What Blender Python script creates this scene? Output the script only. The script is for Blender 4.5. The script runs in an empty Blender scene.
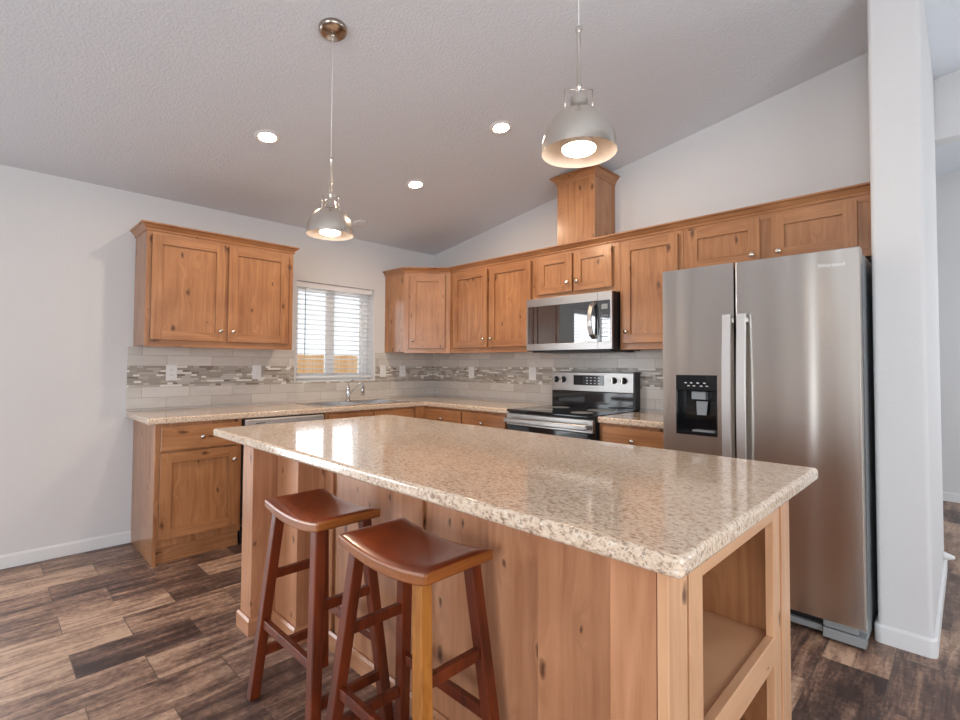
import bpy, bmesh, math, random
from mathutils import Vector, Matrix
random.seed(7)
S = bpy.context.scene
COL = S.collection

# ------------------------------------------------------------------ camera
cam_data = bpy.data.cameras.new('camera')
cam = bpy.data.objects.new('camera', cam_data); COL.objects.link(cam); S.camera = cam
CX, CY, CZ = 4.2043, -3.5276, 1.2486
yaw, pitch, roll = math.radians(44.6173), math.radians(1.6794), math.radians(0.295)
fw = Vector((-math.sin(yaw)*math.cos(pitch), math.cos(yaw)*math.cos(pitch), math.sin(pitch)))
rt = Vector((math.cos(yaw), math.sin(yaw), 0)); up = rt.cross(fw)
r2 = rt*math.cos(roll)+up*math.sin(roll); u2 = -rt*math.sin(roll)+up*math.cos(roll)
cam.matrix_world = Matrix(((r2.x, u2.x, -fw.x, CX), (r2.y, u2.y, -fw.y, CY), (r2.z, u2.z, -fw.z, CZ), (0, 0, 0, 1)))
cam_data.sensor_width = 36; cam_data.lens = 495.18/960*36
cam_data.shift_y = -8.92/960
cam_data.clip_start = 0.02; cam_data.clip_end = 200

# ------------------------------------------------------------------ exposure
S.view_settings.view_transform = 'Standard'; S.view_settings.look = 'None'
S.view_settings.gamma = 1; S.view_settings.use_curve_mapping = False
S.view_settings.exposure = -0.12
DAY = 0.64; HALL = 1.0; DOWN = 9.0; BULB = 0.9

# ------------------------------------------------------------------ sky
w = bpy.data.worlds.new('sky'); S.world = w; w.use_nodes = True
nt = w.node_tree; nt.nodes.clear()
sky = nt.nodes.new('ShaderNodeTexSky'); sky.sky_type = 'HOSEK_WILKIE'; sky.turbidity = 3.5
sky.sun_direction = Vector((-0.3, -0.6, 0.7)).normalized()
mixs = nt.nodes.new('ShaderNodeMixRGB'); mixs.inputs[0].default_value = 0.65; mixs.inputs[2].default_value = (0.9, 0.95, 1, 1)
nt.links.new(sky.outputs[0], mixs.inputs[1])
bg = nt.nodes.new('ShaderNodeBackground'); bg.inputs[1].default_value = 2.0
nt.links.new(mixs.outputs[0], bg.inputs[0])
wo = nt.nodes.new('ShaderNodeOutputWorld'); nt.links.new(bg.outputs[0], wo.inputs[0])

def area(name, loc, direction, sx, sy, power, color):
    l = bpy.data.lights.new(name, 'AREA'); l.shape = 'RECTANGLE'; l.size = sx; l.size_y = sy
    l.energy = power; l.color = color
    o = bpy.data.objects.new(name, l); COL.objects.link(o); o.location = loc
    o.rotation_euler = Vector(direction).to_track_quat('-Z', 'Y').to_euler()
    return o
DAYC = (0.90, 0.95, 1.0)
# daylight entering through the big windows of the living room behind the camera
area('daylight_rear', (4.7, -7.78, 1.33), (-0.1, 1, 0.05), 2.3, 1.9, 170*DAY, DAYC)
area('daylight_right', (6.47, -3.4, 1.33), (-1, 0, 0.05), 2.7, 1.9, 95*DAY, DAYC)
area('daylight_hall', (6.47, 1.2, 1.5), (-1, 0, 0), 1.5, 1.5, 40*HALL, DAYC)
area('daylight_patio', (-0.40, -4.55, 1.15), (1, 0, 0.0), 1.9, 2.0, 170*DAY, DAYC)
# daylight of the kitchen window
area('daylight_kitchen', (-0.40, -1.17, 1.62), (1, 0, -0.1), 0.85, 0.95, 12*DAY, DAYC)

# ================================================================== materials
def newmat(name):
    m = bpy.data.materials.new(name); m.use_nodes = True
    t = m.node_tree; b = t.nodes['Principled BSDF']
    return m, t, b
def N(t, typ, **kw):
    n = t.nodes.new(typ)
    for k, v in kw.items(): setattr(n, k, v)
    return n
def setin(n, **kw):
    for k, v in kw.items(): n.inputs[k.replace('_', ' ')].default_value = v
def L(t, a, b): t.links.new(a, b)
def math_(t, op, a, b=None, c=None):
    n = N(t, 'ShaderNodeMath', operation=op)
    for i, x in enumerate((a, b, c)):
        if x is None: continue
        if isinstance(x, (int, float)): n.inputs[i].default_value = x
        else: L(t, x, n.inputs[i])
    return n.outputs[0]
def ramp(t, fac, stops, interp='LINEAR'):
    r = N(t, 'ShaderNodeValToRGB'); r.color_ramp.interpolation = interp
    e = r.color_ramp.elements
    while len(e) < len(stops): e.new(0.5)
    for i, (p, c) in enumerate(stops):
        e[i].position = p; e[i].color = (c[0], c[1], c[2], 1)
    L(t, fac, r.inputs[0]); return r.outputs[0]
def srgb(r, g, b):
    f = lambda c: (c/255/12.92) if c/255 <= 0.04045 else ((c/255+0.055)/1.055)**2.4
    return (f(r), f(g), f(b))
def mix(t, fac, a, b, mode='MIX'):
    n = N(t, 'ShaderNodeMixRGB', blend_type=mode)
    for i, x in enumerate((fac, a, b)):
        if isinstance(x, (int, float)): n.inputs[i].default_value = x
        elif isinstance(x, tuple): n.inputs[i].default_value = (x[0], x[1], x[2], 1)
        else: L(t, x, n.inputs[i])
    return n.outputs[0]
def pos(t):
    g = N(t, 'ShaderNodeNewGeometry'); s = N(t, 'ShaderNodeSeparateXYZ'); L(t, g.outputs['Position'], s.inputs[0])
    return g.outputs['Position'], s.outputs[0], s.outputs[1], s.outputs[2]
def comb(t, x, y, z):
    c = N(t, 'ShaderNodeCombineXYZ')
    for i, v in enumerate((x, y, z)):
        if isinstance(v, (int, float)): c.inputs[i].default_value = v
        else: L(t, v, c.inputs[i])
    return c.outputs[0]
def noise(t, vec, scale=1.0, detail=3, rough=0.5, dist=0.0, fac=True):
    n = N(t, 'ShaderNodeTexNoise'); L(t, vec, n.inputs['Vector'])
    setin(n, Scale=scale, Detail=detail, Roughness=rough, Distortion=dist)
    return n.outputs['Fac' if fac else 'Color']
def bump(t, b, h, strength, dist=0.01):
    n = N(t, 'ShaderNodeBump'); setin(n, Strength=strength, Distance=dist); L(t, h, n.inputs['Height'])
    L(t, n.outputs[0], b.inputs['Normal'])

def paint(name, col, scale, strength, rough=0.85):
    m, t, b = newmat(name); p, x, y, z = pos(t)
    b.inputs['Base Color'].default_value = (*col, 1); setin(b, Roughness=rough)
    n1 = noise(t, p, scale, 3, 0.55)
    n2 = ramp(t, n1, [(0.42, (0, 0, 0)), (0.62, (1, 1, 1))])
    bump(t, b, n2, strength, 0.006)
    return m
def plain(name, col, rough=0.5, metal=0.0, **kw):
    m, t, b = newmat(name)
    b.inputs['Base Color'].default_value = (*col, 1); setin(b, Roughness=rough, Metallic=metal)
    for k, v in kw.items(): b.inputs[k.replace('_', ' ')].default_value = v
    if metal > 0.5 or rough < 0.08: return m
    p = pos(t)[0]; n1 = noise(t, p, 60, 2)
    rr = math_(t, 'MULTIPLY_ADD', n1, 0.08, rough-0.04); L(t, rr, b.inputs['Roughness'])
    return m

def wood(name, horiz, light, dark, knots=True, rough=0.34, knotcol=srgb(70, 38, 20), coat=0.45):
    m, t, b = newmat(name); p, x, y, z = pos(t)
    s = math_(t, 'ADD', x, y)
    v = N(t, 'ShaderNodeTexVoronoi', voronoi_dimensions='2D'); setin(v, Scale=1.0, Randomness=1.0)
    if horiz: kv = comb(t, math_(t, 'MULTIPLY', s, 2.6), math_(t, 'MULTIPLY', z, 7.0), 0)
    else: kv = comb(t, math_(t, 'MULTIPLY', s, 7.0), math_(t, 'MULTIPLY', z, 3.3), 0)
    wob = noise(t, p, 26, 3, fac=False)
    kv2 = N(t, 'ShaderNodeVectorMath', operation='MULTIPLY_ADD'); L(t, wob, kv2.inputs[0]); kv2.inputs[1].default_value = (0.15, 0.15, 0); L(t, kv, kv2.inputs[2])
    L(t, kv2.outputs[0], v.inputs['Vector'])
    d = v.outputs['Distance']
    warp = math_(t, 'MULTIPLY', math_(t, 'POWER', 2.718, math_(t, 'MULTIPLY', d, -7.0)), 0.05)
    if horiz: gv = comb(t, math_(t, 'MULTIPLY', s, 2.0), 0, math_(t, 'MULTIPLY', math_(t, 'ADD', z, warp), 34.0))
    else: gv = comb(t, math_(t, 'MULTIPLY', math_(t, 'ADD', x, warp), 34.0), math_(t, 'MULTIPLY', math_(t, 'ADD', y, warp), 34.0), math_(t, 'MULTIPLY', z, 2.0))
    g1 = noise(t, gv, 1.0, 4, 0.55, 0.6)
    g2 = noise(t, p, 3.2, 2, 0.5)
    g = math_(t, 'ADD', math_(t, 'MULTIPLY', g1, 0.65), math_(t, 'MULTIPLY', g2, 0.45))
    c = ramp(t, g, [(0.32, dark), (0.72, light)])
    if knots:
        sc = N(t, 'ShaderNodeSeparateColor'); L(t, v.outputs['Color'], sc.inputs[0])
        on = math_(t, 'GREATER_THAN', sc.outputs[0], 0.25)
        rad = math_(t, 'MULTIPLY_ADD', sc.outputs[1], 0.085, 0.030)
        k = N(t, 'ShaderNodeMapRange'); L(t, d, k.inputs[0]); L(t, rad, k.inputs[2]); k.inputs[1].default_value = 0.0
        k.inputs[3].default_value = 1.0; k.inputs[4].default_value = 0.0
        kk = math_(t, 'MULTIPLY', math_(t, 'POWER', k.outputs[0], 0.7), on)
        c = mix(t, math_(t, 'MINIMUM', math_(t, 'MULTIPLY', kk, 1.0), 0.85), c, knotcol)
    L(t, c, b.inputs['Base Color']); setin(b, Roughness=rough, Coat_Weight=coat, Coat_Roughness=0.16)
    bump(t, b, g1, 0.06, 0.002)
    return m

WL, WD = srgb(190, 136, 92), srgb(140, 88, 52)
M = {}
M['wall'] = paint('wall_paint', (0.72, 0.712, 0.712), 90, 0.14)
M['ceiling'] = paint('ceiling_texture', (0.74, 0.768, 0.815), 75, 0.36)
M['trim'] = plain('white_trim', (0.80, 0.80, 0.80), 0.45)
M['isl_v'] = wood('island_alder_vertical', False, srgb(204, 148, 110), srgb(166, 110, 75), rough=0.4)
M['isl_h'] = wood('island_alder_horizontal', True, srgb(204, 148, 110), srgb(166, 110, 75), rough=0.4)
M['wood_v'] = wood('alder_vertical', False, WL, WD)
M['wood_h'] = wood('alder_horizontal', True, WL, WD)
M['lit_v'] = wood('alder_lit_vertical', False, srgb(226, 178, 138), srgb(200, 148, 108), rough=0.4)  # lit copy of the island alder: daylight on the open end put into the colour
M['lit_h'] = wood('alder_lit_horizontal', True, srgb(226, 178, 138), srgb(200, 148, 108), rough=0.4)
M['stool'] = wood('stool_mahogany', False, srgb(122, 50, 18), srgb(54, 18, 9), knots=False, rough=0.36, coat=0.2)
M['stool_h'] = wood('stool_mahogany_seat', True, srgb(146, 58, 18), srgb(62, 18, 8), knots=False, rough=0.28, coat=0.35)
M['stool_edge'] = wood('stool_golden_edge', True, srgb(166, 98, 42), srgb(112, 54, 22), knots=False, rough=0.3, coat=0.4)  # seat rim faces, a lighter golden brown than the seat top
M['stool_gold'] = wood('stool_golden_leg', False, srgb(186, 122, 52), srgb(132, 76, 28), knots=False, rough=0.25, coat=0.5)  # one front leg, lighter and more golden than the others
M['white'] = plain('white_plastic', (0.82, 0.82, 0.81), 0.35)
M['black'] = plain('black_gloss', (0.008, 0.009, 0.011), 0.06)
M['mwglass'] = plain('microwave_glass', (0.02, 0.024, 0.028), 0.03, 0.0, Coat_Weight=1.0, Coat_Roughness=0.02, Coat_IOR=2.0)
M['blackmat'] = plain('black_satin', (0.015, 0.015, 0.017), 0.4)
M['dark'] = plain('dark_gap', (0.02, 0.018, 0.016), 0.7)
M['nickel'] = plain('brushed_nickel', (0.68, 0.62, 0.55), 0.25, 1.0)
M['chrome'] = plain('chrome', (0.75, 0.75, 0.76), 0.1, 1.0)
M['bowl'] = plain('brushed_bowl', (0.80, 0.80, 0.80), 0.35, 1.0)
M['canopy'] = plain('canopy_nickel', (0.42, 0.36, 0.31), 0.22, 1.0)
M['greyplast'] = plain('grey_plastic', (0.30, 0.32, 0.33), 0.4)
M['shadein'] = plain('shade_inside', (0.70, 0.60, 0.53), 0.55)
M['vinyl'] = plain('window_vinyl', (0.90, 0.90, 0.90), 0.35)
M['slat'] = plain('blind_slat', (0.84, 0.84, 0.85), 0.4)
M['cord'] = plain('clear_cord', (0.78, 0.77, 0.75), 0.3)
M['wand'] = plain('wand_grey', (0.35, 0.36, 0.38), 0.3)
M['display'] = plain('control_display', (0.03, 0.04, 0.05), 0.05)

def steel(name, col, rough, aniso=0.75, tangent='Z', metal=1.0, wave=0.0):
    m, t, b = newmat(name); p, x, y, z = pos(t)
    b.inputs['Base Color'].default_value = (*col, 1)
    setin(b, Metallic=metal, Roughness=rough, Anisotropic=aniso, Anisotropic_Rotation=0.25)
    tg = N(t, 'ShaderNodeTangent', direction_type='RADIAL', axis='Z'); L(t, tg.outputs[0], b.inputs['Tangent'])
    # sheet metal is never quite flat: gentle upright waves
    if wave:
        n1 = noise(t, comb(t, math_(t, 'MULTIPLY', x, 5.5), math_(t, 'MULTIPLY', y, 5.5), math_(t, 'MULTIPLY', z, 0.35)), 1.0, 1, 0.4)
        bump(t, b, n1, wave, 0.02)
    return m
M['steel'] = steel('stainless_brushed', (0.70, 0.665, 0.62), 0.27, 0.85, wave=0.60)
M['steel3'] = steel('stainless_satin', (0.74, 0.73, 0.72), 0.42, 0.2)
M['steel2'] = steel('stainless_appliance', (0.42, 0.41, 0.40), 0.32, 0.3)

def emit(name, col, strength):
    m = bpy.data.materials.new(name); m.use_nodes = True; t = m.node_tree; t.nodes.clear()
    e = N(t, 'ShaderNodeEmission'); e.inputs[0].default_value = (*col, 1); e.inputs[1].default_value = strength
    o = N(t, 'ShaderNodeOutputMaterial'); L(t, e.outputs[0], o.inputs[0]); return m
M['lens'] = emit('downlight_lens', (1.0, 0.76, 0.53), 60*DOWN)
M['bulb'] = emit('bulb_face', (1.0, 0.80, 0.58), 22*BULB)

def glass(name):
    m = bpy.data.materials.new(name); m.use_nodes = True; t = m.node_tree; t.nodes.clear()
    tr = N(t, 'ShaderNodeBsdfTransparent'); tr.inputs[0].default_value = (0.97, 0.98, 0.98, 1)
    gl = N(t, 'ShaderNodeBsdfGlossy'); gl.inputs['Roughness'].default_value = 0.0
    f = N(t, 'ShaderNodeFresnel'); f.inputs[0].default_value = 1.45
    mx = N(t, 'ShaderNodeMixShader'); L(t, f.outputs[0], mx.inputs[0]); L(t, tr.outputs[0], mx.inputs[1]); L(t, gl.outputs[0], mx.inputs[2])
    o = N(t, 'ShaderNodeOutputMaterial'); L(t, mx.outputs[0], o.inputs[0]); return m
M['glass'] = glass('window_glass')

# speckled laminate worktop
def laminate(name, base, mid, darkc, pale, flake_stretch=True):
    m, t, b = newmat(name); p, x, y, z = pos(t)
    st = comb(t, math_(t, 'MULTIPLY', x, 1.0), math_(t, 'MULTIPLY', y, 1.7), math_(t, 'MULTIPLY', z, 1.4))
    a = noise(t, st, 74, 4, 0.66, 0.5)
    b1 = noise(t, st, 130, 3, 0.6)
    big = noise(t, p, 9, 2)
    c = ramp(t, a, [(0.30, darkc), (0.42, mid), (0.49, base), (0.57, base), (0.66, pale)])
    c = mix(t, math_(t, 'MULTIPLY', big, 0.22), c, pale)
    sp = N(t, 'ShaderNodeMapRange'); L(t, b1, sp.inputs[0]); sp.inputs[1].default_value = 0.60; sp.inputs[2].default_value = 0.68
    c = mix(t, math_(t, 'MULTIPLY', sp.outputs[0], 0.75), c, darkc)
    vv = N(t, 'ShaderNodeTexVoronoi'); L(t, p, vv.inputs['Vector']); setin(vv, Scale=75.0)
    sc = N(t, 'ShaderNodeSeparateColor'); L(t, vv.outputs['Color'], sc.inputs[0])
    on = math_(t, 'GREATER_THAN', sc.outputs[0], 0.86)
    c = mix(t, math_(t, 'MULTIPLY', math_(t, 'MULTIPLY', on, math_(t, 'LESS_THAN', vv.outputs['Distance'], 0.32)), 0.55), c, darkc)
    L(t, c, b.inputs['Base Color']); setin(b, Roughness=0.10, Coat_Weight=0.3, Coat_Roughness=0.03)
    return m
M['lam'] = laminate('laminate_beige', srgb(226, 202, 177), srgb(190, 160, 134), srgb(124, 104, 92), srgb(240, 230, 216))

# floor: wood-look tiles running along y
def floor_mat():
    m, t, b = newmat('wood_look_tile'); p, x, y, z = pos(t)
    W_, LN = 0.2286, 0.4572
    xi = math_(t, 'DIVIDE', math_(t, 'SUBTRACT', x, 0.985), W_)
    i = math_(t, 'FLOOR', xi); fx = math_(t, 'FRACT', xi)
    # every second row is pushed by half a tile
    off = math_(t, 'MULTIPLY', math_(t, 'FLOORED_MODULO', i, 2.0), 0.2286)
    yi = math_(t, 'DIVIDE', math_(t, 'ADD', math_(t, 'ADD', y, 3.223), off), LN)
    j = math_(t, 'FLOOR', yi); fy = math_(t, 'FRACT', yi)
    wn = N(t, 'ShaderNodeTexWhiteNoise', noise_dimensions='2D'); L(t, comb(t, i, j, 0), wn.inputs['Vector'])
    h = wn.outputs['Value']
    gv = comb(t, math_(t, 'MULTIPLY_ADD', x, 17.0, math_(t, 'MULTIPLY', h, 40.0)), math_(t, 'MULTIPLY_ADD', y, 1.7, math_(t, 'MULTIPLY', h, 13.0)), h)
    g = noise(t, gv, 1.0, 6, 0.62, 0.9)
    gf = noise(t, comb(t, math_(t, 'MULTIPLY', x, 110.0), math_(t, 'MULTIPLY', y, 9.0), h), 1.0, 3, 0.6)
    bl = noise(t, comb(t, math_(t, 'MULTIPLY_ADD', x, 7.0, math_(t, 'MULTIPLY', h, 31.0)), math_(t, 'MULTIPLY', y, 5.0), h), 1.0, 4, 0.6)
    ct = noise(t, comb(t, math_(t, 'MULTIPLY', x, 60.0), math_(t, 'MULTIPLY', y, 45.0), h), 1.0, 3, 0.65)
    tone = math_(t, 'ADD', math_(t, 'ADD', math_(t, 'MULTIPLY', g, 0.95), math_(t, 'MULTIPLY', h, 0.36)), math_(t, 'MULTIPLY', gf, 0.26))
    tone = math_(t, 'ADD', tone, math_(t, 'ADD', math_(t, 'MULTIPLY_ADD', bl, 0.45, -0.235), math_(t, 'MULTIPLY_ADD', ct, 0.36, -0.19)))
    c = ramp(t, tone, [(0.52, srgb(60, 45, 42)), (0.69, srgb(102, 79, 70)), (0.85, srgb(154, 124, 105)), (1.0, srgb(194, 164, 140))])
    ex = math_(t, 'MINIMUM', fx, math_(t, 'SUBTRACT', 1.0, fx)); ey = math_(t, 'MINIMUM', fy, math_(t, 'SUBTRACT', 1.0, fy))
    e = math_(t, 'MINIMUM', math_(t, 'MULTIPLY', ex, W_), math_(t, 'MULTIPLY', ey, LN))
    gr = math_(t, 'LESS_THAN', e, 0.0020)
    c = mix(t, math_(t, 'MULTIPLY', gr, 0.75), c, srgb(84, 74, 68))
    L(t, c, b.inputs['Base Color']); setin(b, Roughness=0.36)
    rr = math_(t, 'MULTIPLY_ADD', gf, 0.25, 0.30); L(t, rr, b.inputs['Roughness'])
    hh = math_(t, 'SUBTRACT', math_(t, 'MULTIPLY', gf, 0.4), gr)
    bump(t, b, hh, 0.25, 0.002)
    return m
M['floor'] = floor_mat()

# backsplash: 3x12 tiles with a six inch band of mosaic strips
def splash():
    m, t, b = newmat('tile_and_mosaic'); p, x, y, z = pos(t)
    s = math_(t, 'SUBTRACT', x, y)
    R = 0.0762
    zi = math_(t, 'DIVIDE', math_(t, 'SUBTRACT', z, 0.930), R)
    i = math_(t, 'FLOOR', zi); fz = math_(t, 'FRACT', zi)
    si = math_(t, 'DIVIDE', math_(t, 'ADD', math_(t, 'SUBTRACT', s, 2.56), math_(t, 'MULTIPLY', math_(t, 'FLOORED_MODULO', i, 2.0), 0.152)), 0.305)
    j = math_(t, 'FLOOR', si); fs = math_(t, 'FRACT', si)
    wn = N(t, 'ShaderNodeTexWhiteNoise', noise_dimensions='2D'); L(t, comb(t, i, j, 0), wn.inputs['Vector'])
    vein = noise(t, comb(t, math_(t, 'MULTIPLY', s, 5.0), math_(t, 'MULTIPLY', z, 26.0), wn.outputs['Value']), 1.0, 4, 0.6, 1.2)
    tone = math_(t, 'ADD', math_(t, 'MULTIPLY', wn.outputs['Value'], 0.45), math_(t, 'MULTIPLY', vein, 0.6))
    ct = ramp(t, tone, [(0.2, srgb(190, 182, 174)), (0.8, srgb(216, 212, 206))])
    ez = math_(t, 'MULTIPLY', math_(t, 'MINIMUM', fz, math_(t, 'SUBTRACT', 1.0, fz)), R)
    es = math_(t, 'MULTIPLY', math_(t, 'MINIMUM', fs, math_(t, 'SUBTRACT', 1.0, fs)), 0.305)
    gt = math_(t, 'LESS_THAN', math_(t, 'MINIMUM', ez, es), 0.0014)
    ct = mix(t, math_(t, 'MULTIPLY', gt, 0.8), ct, srgb(140, 136, 132))
    # mosaic
    Rm = 0.01525
    mi = math_(t, 'DIVIDE', math_(t, 'SUBTRACT', z, 1.0824), Rm); mr = math_(t, 'FLOOR', mi); mf = math_(t, 'FRACT', mi)
    rw = N(t, 'ShaderNodeTexWhiteNoise', noise_dimensions='1D'); L(t, mr, rw.inputs['W'])
    ms = math_(t, 'DIVIDE', math_(t, 'ADD', s, rw.outputs['Value']), math_(t, 'MULTIPLY_ADD', rw.outputs['Value'], 0.03, 0.045))
    # uneven strip lengths
    ms = math_(t, 'ADD', ms, math_(t, 'MULTIPLY', math_(t, 'SINE', math_(t, 'MULTIPLY', ms, 2.1)), 0.35))
    mj = math_(t, 'FLOOR', ms); mfs = math_(t, 'FRACT', ms)
    wm = N(t, 'ShaderNodeTexWhiteNoise', noise_dimensions='2D'); L(t, comb(t, mr, mj, 0), wm.inputs['Vector'])
    cm = ramp(t, wm.outputs['Value'], [(0.0, srgb(166, 157, 145)), (0.2, srgb(188, 180, 168)), (0.36, srgb(160, 151, 140)), (0.5, srgb(196, 192, 184)), (0.66, srgb(232, 229, 222)), (0.80, srgb(172, 165, 156)), (0.95, srgb(136, 122, 110))], 'CONSTANT')
    em = math_(t, 'MINIMUM', math_(t, 'MULTIPLY', math_(t, 'MINIMUM', mf, math_(t, 'SUBTRACT', 1.0, mf)), Rm), math_(t, 'MULTIPLY', math_(t, 'MINIMUM', mfs, math_(t, 'SUBTRACT', 1.0, mfs)), 0.10))
    gm = math_(t, 'LESS_THAN', em, 0.0010)
    cm = mix(t, math_(t, 'MULTIPLY', gm, 0.7), cm, srgb(150, 145, 138))
    band = math_(t, 'MULTIPLY', math_(t, 'GREATER_THAN', z, 1.0824), math_(t, 'LESS_THAN', z, 1.0824+10*Rm))
    c = mix(t, band, ct, cm)
    L(t, c, b.inputs['Base Color']); 
    gg = math_(t, 'MAXIMUM', math_(t, 'MULTIPLY', gm, band), math_(t, 'MULTIPLY', gt, math_(t, 'SUBTRACT', 1.0, band)))
    L(t, math_(t, 'MULTIPLY_ADD', gg, 0.5, 0.22), b.inputs['Roughness'])
    bump(t, b, math_(t, 'SUBTRACT', 1.0, gg), 0.35, 0.0015)
    return m
M['splash'] = splash()

def fence_mat():
    m, t, b = newmat('cedar_fence'); p, x, y, z = pos(t)
    yi = math_(t, 'DIVIDE', y, 0.14); i = math_(t, 'FLOOR', yi)
    wn = N(t, 'ShaderNodeTexWhiteNoise', noise_dimensions='1D'); L(t, i, wn.inputs['W'])
    c = ramp(t, wn.outputs['Value'], [(0, srgb(240, 186, 130)), (1, srgb(250, 208, 160))])
    L(t, c, b.inputs['Base Color']); setin(b, Roughness=0.8); return m
M['fence'] = fence_mat()
M['ground'] = plain('dry_ground', (0.60, 0.52, 0.42), 0.95)

# ================================================================== mesh helpers
WLOC = {}
class MB:
    def __init__(s, mat=None):
        s.v = []; s.f = []; s.m = []; s.mats = []; s.smooth = []
        s.X = mat
    def mi(s, mat):
        if mat not in s.mats: s.mats.append(mat)
        return s.mats.index(mat)
    def pt(s, p):
        return (s.X @ Vector(p)) if s.X else Vector(p)
    def box(s, a, b, mat='wood_v'):
        x0, y0, z0 = a; x1, y1, z1 = b; k = len(s.v)
        for p in ((x0,y0,z0),(x1,y0,z0),(x1,y1,z0),(x0,y1,z0),(x0,y0,z1),(x1,y0,z1),(x1,y1,z1),(x0,y1,z1)): s.v.append(s.pt(p))
        for q in ((0,3,2,1),(4,5,6,7),(0,1,5,4),(1,2,6,5),(2,3,7,6),(3,0,4,7)):
            s.f.append([k+i for i in q]); s.m.append(s.mi(mat)); s.smooth.append(False)
        return s
    def hexa(s, pts, mat):
        k = len(s.v); s.v += [s.pt(p) for p in pts]
        for q in ((0,3,2,1),(4,5,6,7),(0,1,5,4),(1,2,6,5),(2,3,7,6),(3,0,4,7)):
            s.f.append([k+i for i in q]); s.m.append(s.mi(mat)); s.smooth.append(False)
        return s
    def prism(s, poly, z0, z1, mat):      # poly in xy
        k = len(s.v); n = len(poly)
        for z in (z0, z1):
            for (x, y) in poly: s.v.append(s.pt((x, y, z)))
        s.f.append([k+i for i in range(n)][::-1]); s.f.append([k+n+i for i in range(n)])
        s.m += [s.mi(mat)]*2; s.smooth += [False]*2
        for i in range(n):
            j = (i+1) % n; s.f.append([k+i, k+j, k+n+j, k+n+i]); s.m.append(s.mi(mat)); s.smooth.append(False)
        return s
    def lathe(s, prof, c, mat, axis=(0, 0, 1), seg=40, smooth=True, closed=True):   # prof: (r, h)
        ax = Vector(axis).normalized(); q = Vector((0, 0, 1)).rotation_difference(ax)
        k = len(s.v); n = len(prof)
        for a in range(seg):
            th = 2*math.pi*a/seg
            for r, h in prof:
                p = q @ Vector((r*math.cos(th), r*math.sin(th), h)) + Vector(c); s.v.append(s.pt(p))
        for a in range(seg):
            b = (a+1) % seg
            for i in range(n-1):
                s.f.append([k+a*n+i, k+b*n+i, k+b*n+i+1, k+a*n+i+1]); s.m.append(s.mi(mat)); s.smooth.append(smooth)
        if closed:
            for i in (0, n-1):
                if prof[i][0] > 1e-6:
                    s.f.append([k+a*n+i for a in range(seg)]); s.m.append(s.mi(mat)); s.smooth.append(False)
        return s
    def tube(s, pts, r, mat, seg=12):
        pts = [Vector(p) for p in pts]; k = len(s.v); n = len(pts)
        for i, p in enumerate(pts):
            d = (pts[min(i+1, n-1)]-pts[max(i-1, 0)]).normalized()
            ref = Vector((0, 0, 1)) if abs(d.z) < 0.95 else Vector((1, 0, 0))
            a = d.cross(ref).normalized(); b = d.cross(a)
            for j in range(seg):
                th = 2*math.pi*j/seg; s.v.append(s.pt(p+a*r*math.cos(th)+b*r*math.sin(th)))
        for i in range(n-1):
            for j in range(seg):
                l = (j+1) % seg
                s.f.append([k+i*seg+j, k+i*seg+l, k+(i+1)*seg+l, k+(i+1)*seg+j]); s.m.append(s.mi(mat)); s.smooth.append(True)
        for i in (0, n-1):
            s.f.append([k+i*seg+j for j in range(seg)]); s.m.append(s.mi(mat)); s.smooth.append(False)
        return s
    def bar(s, a, b, w, d, mat, ref=(0, 1, 0)):      # square bar from a to b
        a = Vector(a); b = Vector(b); z = (b-a).normalized(); x = Vector(ref).cross(z).normalized(); y = z.cross(x)
        pts = []
        for p in (a, b):
            for sx, sy in ((-1, -1), (1, -1), (1, 1), (-1, 1)): pts.append(p+x*sx*w/2+y*sy*d/2)
        return s.hexa(pts, mat)
    def sweep(s, path, prof, mat):        # path in xy, outside on the right hand; prof: closed list of (offset, z)
        P = [Vector((x, y)) for x, y in path]; n = len(P); nn = []
        for i in range(n-1):
            d = (P[i+1]-P[i]).normalized(); nn.append(Vector((d.y, -d.x)))
        k = len(s.v); m = len(prof)
        for i in range(n):
            if i == 0: o = nn[0]
            elif i == n-1: o = nn[-1]
            else:
                o = (nn[i-1]+nn[i]).normalized(); o = o/(o.dot(nn[i]))
            for off, z in prof: q = P[i]+o*off; s.v.append(s.pt((q.x, q.y, z)))
        for i in range(n-1):
            for j in range(m):
                l = (j+1) % m
                s.f.append([k+i*m+j, k+(i+1)*m+j, k+(i+1)*m+l, k+i*m+l]); s.m.append(s.mi(mat)); s.smooth.append(False)
        s.f.append([k+j for j in range(m)]); s.f.append([k+(n-1)*m+j for j in range(m)][::-1]); s.m += [s.mi(mat)]*2; s.smooth += [False]*2
        return s
    def build(s, name, parent=None, bevel=0.0015, seg=2, origin=None):
        xs = [v.x for v in s.v]; ys = [v.y for v in s.v]; zs = [v.z for v in s.v]
        c = Vector(((min(xs)+max(xs))/2, (min(ys)+max(ys))/2, min(zs) if parent is None else (min(zs)+max(zs))/2))
        if origin is not None: c = Vector(origin)
        me = bpy.data.meshes.new(name); me.from_pydata([v-c for v in s.v], [], s.f)
        for mn in s.mats: me.materials.append(M[mn])
        for p, mi, sm in zip(me.polygons, s.m, s.smooth): p.material_index = mi; p.use_smooth = sm
        bm = bmesh.new(); bm.from_mesh(me); bmesh.ops.recalc_face_normals(bm, faces=bm.faces); bm.to_mesh(me); bm.free()
        o = bpy.data.objects.new(name, me); COL.objects.link(o)
        WLOC[o.name] = c
        if parent is not None:
            o.parent = parent; o.location = c-WLOC[parent.name]
        else: o.location = c
        if bevel:
            b = o.modifiers.new('bevel', 'BEVEL'); b.width = bevel; b.segments = seg; b.limit_method = 'ANGLE'; b.angle_limit = math.radians(50)
        return o
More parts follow.
